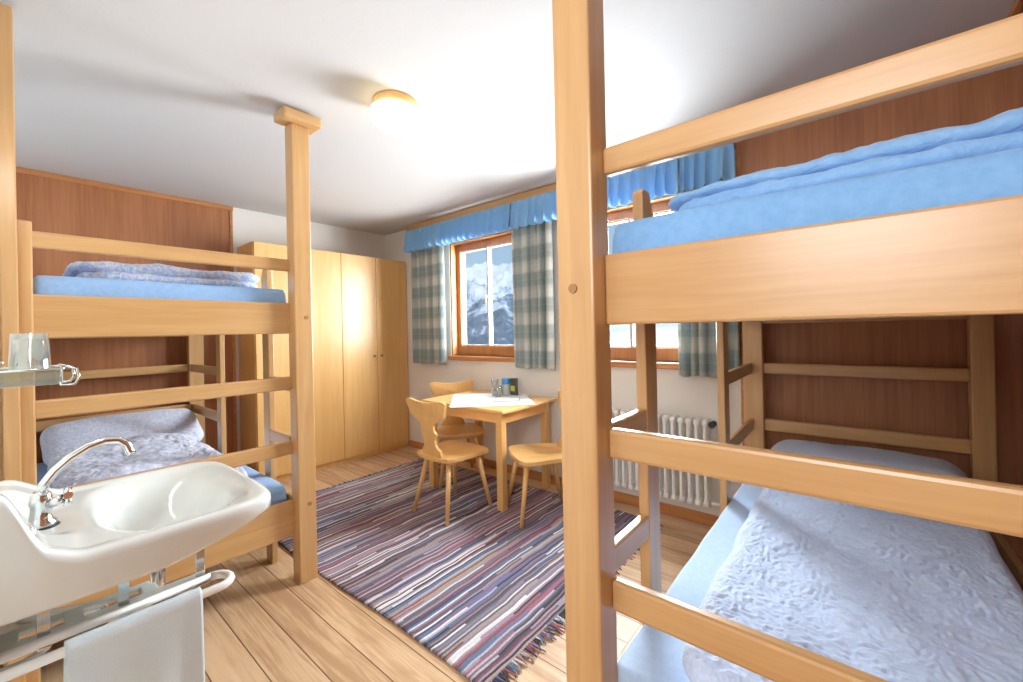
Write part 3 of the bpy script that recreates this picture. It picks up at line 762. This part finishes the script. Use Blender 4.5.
for s, dz, absz in ((1.004, -.012, None), (1.0, -.03, None), (.975, None, .0), (.945, None, -.012), (.70, None, -.045), (.35, None, -.075), (.02, None, -.08)):
    ring = []
    for (i, j) in per:
        u, v = 2 * i / NB - 1, 2 * j / NB - 1
        x, y = outl(u, v, s); x = BXC + (x - BXC) * 1.0
        if absz is None: z = V[i, j].co.z + dz
        else:
            z = .782 + .045 * sst(.20, .52, y) + absz
            if s < .9: y = cyB + (y - cyB) * s if v <= 0 else y
        ring.append(mb.bm.verts.new((x, y, z)))
    for k in range(len(per)):
        k2 = (k + 1) % len(per); f = mb.bm.faces.new((prev[k], prev[k2], ring[k2], ring[k])); f.smooth = True
    prev = ring
mb.bm.faces.new(prev)
mb.build('bowl', M_PORC, wbn, world=True)
mb = MB(); mb.lathe([(.022, 0), (.024, .004), (.018, .006)], (BXC, .30, .742), 24); mb.build('drain', M_CHROME, wbn, world=True)
mb = MB(); mb.tube([(BXC, .28, .72), (BXC, .28, .60), (BXC, .25, .55), (BXC, .18, .55), (BXC, .14, .60), (BXC, .05, .62), (BXC, YF, .62)], .018, 12); mb.build('waste_pipe', M_CHROME, wbn, world=True)
# tap
tp = MB(); tx = -1.635
tp.lathe([(.030, 0), (.030, .012), (.022, .020), (.020, .055), (.024, .065), (.020, .085), (.014, .092)], (tx, .045, .866), 24)
tapo = tp.build('tap', M_CHROME, wbn, world=True)
def child_world(mb, name, mat, par, rootloc): 
    bmesh.ops.translate(mb.bm, verts=mb.bm.verts, vec=-Vector(rootloc)); return mb.build(name, mat, par)
path = [(.046, .945), (.052, .975), (.072, 1.005), (.10, 1.032), (.135, 1.054), (.168, 1.064), (.195, 1.060), (.212, 1.043), (.219, 1.022), (.221, 1.012)]
mb = MB(); mb.tube([(tx, y, z) for y, z in path], [.011] * 8 + [.011, .012], 14); child_world(mb, 'spout', M_CHROME, tapo, wbn.location)
mb = MB(); mb.tube([(tx + .015, .06, .925), (tx + .03, .085, .935)], .012, 12)
for k in range(4):
    a_ = k * math.pi / 2 + .4; d1 = Vector((.022 * math.cos(a_), 0, .022 * math.sin(a_))); c0 = Vector((tx + .032, .092, .938)); mb.tube([c0, c0 + d1], [.006, .009], 10)
child_world(mb, 'tap_handle', M_CHROME, tapo, wbn.location)
mb = MB(); mb.lathe([(.036, 0), (.034, .005), (.028, .007)], (tx, .045, .863), 24); child_world(mb, 'gasket', M_DARK, tapo, wbn.location)

# ------------------------------------------------------------------ towel rail under the basin, towel
tr = empty('towel_rail', (-1.45, .1, .66)); tag(tr, 'grey white enamelled towel rail under the washbasin', 'towel rail')
zt = .668
def loop(xa, xb, y0, y1, z, r):
    pts = [(xa, y0, z), (xa, y1 - .03, z)]; rad = abs(xa - xb) / 2; cx = (xa + xb) / 2
    for k in range(9):
        a_ = math.pi * k / 8; pts.append((cx + (xa - cx) * math.cos(a_), y1 - .03 + rad * .9 * math.sin(a_), z))
    pts.append((xb, y0, z)); return pts
mb = MB(); mb.tube(loop(-1.425, -1.345, YF, .385, zt, .009), .011, 12); mb.build('rod', M_WHITE, tr, world=True)
mb = MB(); mb.tube(loop(-1.56, -1.455, YF, .03, zt - .045, .009), .009, 12); mb.build('rod', M_RAIL, tr, world=True)
mb = MB()
mb.box((-1.468, YF, zt - .006), (-1.436, .33, zt + .006), .003); mb.box((-1.532, YF, zt - .006), (-1.505, .24, zt + .006), .003)
for y in (-.03, .075, .215): mb.box((-1.51, y, zt - .006), (-1.46, y + .035, zt + .006), .003)
mb.build('flat_bar', M_RAIL, tr, world=True)
for y in (.03, .165, .325):
    mb = MB(); mb.box((-1.448, y, zt - .01), (-1.440, y + .022, .79), .002); mb.box((-1.448, y, zt - .014), (-1.415, y + .022, zt - .006), .002)
    mb.build('hanger', M_CHROME, tr, world=True)
mb = MB()
def towf(a, b):
    # a along the rod (Y), b over the rod
    y = .068 + .245 * a; s = (b - .5) * 2; r = .013; L = .36
    arc = math.pi * r / 2
    d = abs(s) * (L + arc)
    if d < arc: an = d / r; dx = r * math.sin(an); z = r * math.cos(an)
    else: dx = r + (d - arc) * .02; z = -(d - arc)
    w = .006 * math.sin(a * 9 + 2) * min(1, max(0, -z) * 6) + .004 * noise.noise(Vector((a * 4, z * 5, s > 0)))
    x = (dx + max(0, w)) * (1 if s > 0 else -1)
    return (-1.345 + x, y + .05 * z * (a - .9) * -.5, zt + .002 + z)
mb.grid(40, 90, towf)
o = mb.build('towel', M_TOWEL); solid(o, .006, 1); tag(o, 'white towel hanging over the rail under the washbasin', 'towel')

# ------------------------------------------------------------------ glass shelf with tumbler above the basin
sh = empty('glass_holder', (-1.5, .0, 1.28)); tag(sh, 'thick glass dish in a chrome wall holder above the washbasin', 'glass holder')
zs = 1.245
mb = MB(); mb.box((-1.62, YF + .01, zs), (-1.46, .074, zs + .005), .003)
for q, w in (((-1.62, YF + .01, zs), (-1.615, .074, zs + .037)), ((-1.465, YF + .01, zs), (-1.46, .074, zs + .037)), ((-1.62, .069, zs), (-1.46, .074, zs + .037))): mb.box(q, w, .002)
mb.build('dish', M_DISH, sh, world=True)
mb = MB()
zz = zs + .037
mb.tube([(-1.455, YF, zz), (-1.455, .078, zz), (-1.46, .082, zz), (-1.62, .082, zz), (-1.626, .078, zz), (-1.626, YF, zz)], .0025, 8)
mb.tube([(-1.50, .082, zz + .004), (-1.48, .104, zz - .004), (-1.48, .108, zs + .01), (-1.48, .100, zs - .004), (-1.49, .078, zs - .004), (-1.49, .080, zz)], .003, 8)
mb.tube([(-1.62, .082, zz + .004), (-1.60, .104, zz - .004), (-1.60, .108, zs + .01), (-1.60, .100, zs - .004), (-1.60, .078, zs - .004)], .003, 8)
mb.tube([(-1.50, YF, 1.30), (-1.50, -.01, 1.30)], .004, 8)
mb.build('wire_frame', M_CHROME, sh, world=True)
mb = MB(); r0, r1, hh = .036, .032, .088
def glassf(prof):
    mb.lathe(prof, (0, 0, 0), 10, False)
glassf([(r0, 0), (r1, hh), (r1 - .004, hh), (r1 - .006, hh - .012), (.001, hh - .012)]); glassf([(r0, 0), (r0 - .004, 0), (r1 - .006, hh - .014), (.001, hh - .014)])
o = mb.build('tumbler', M_GLASS); o.location = (-1.535, .030, zs + .034); tag(o, 'faceted clear tumbler upside down in the glass dish above the washbasin', 'glass')
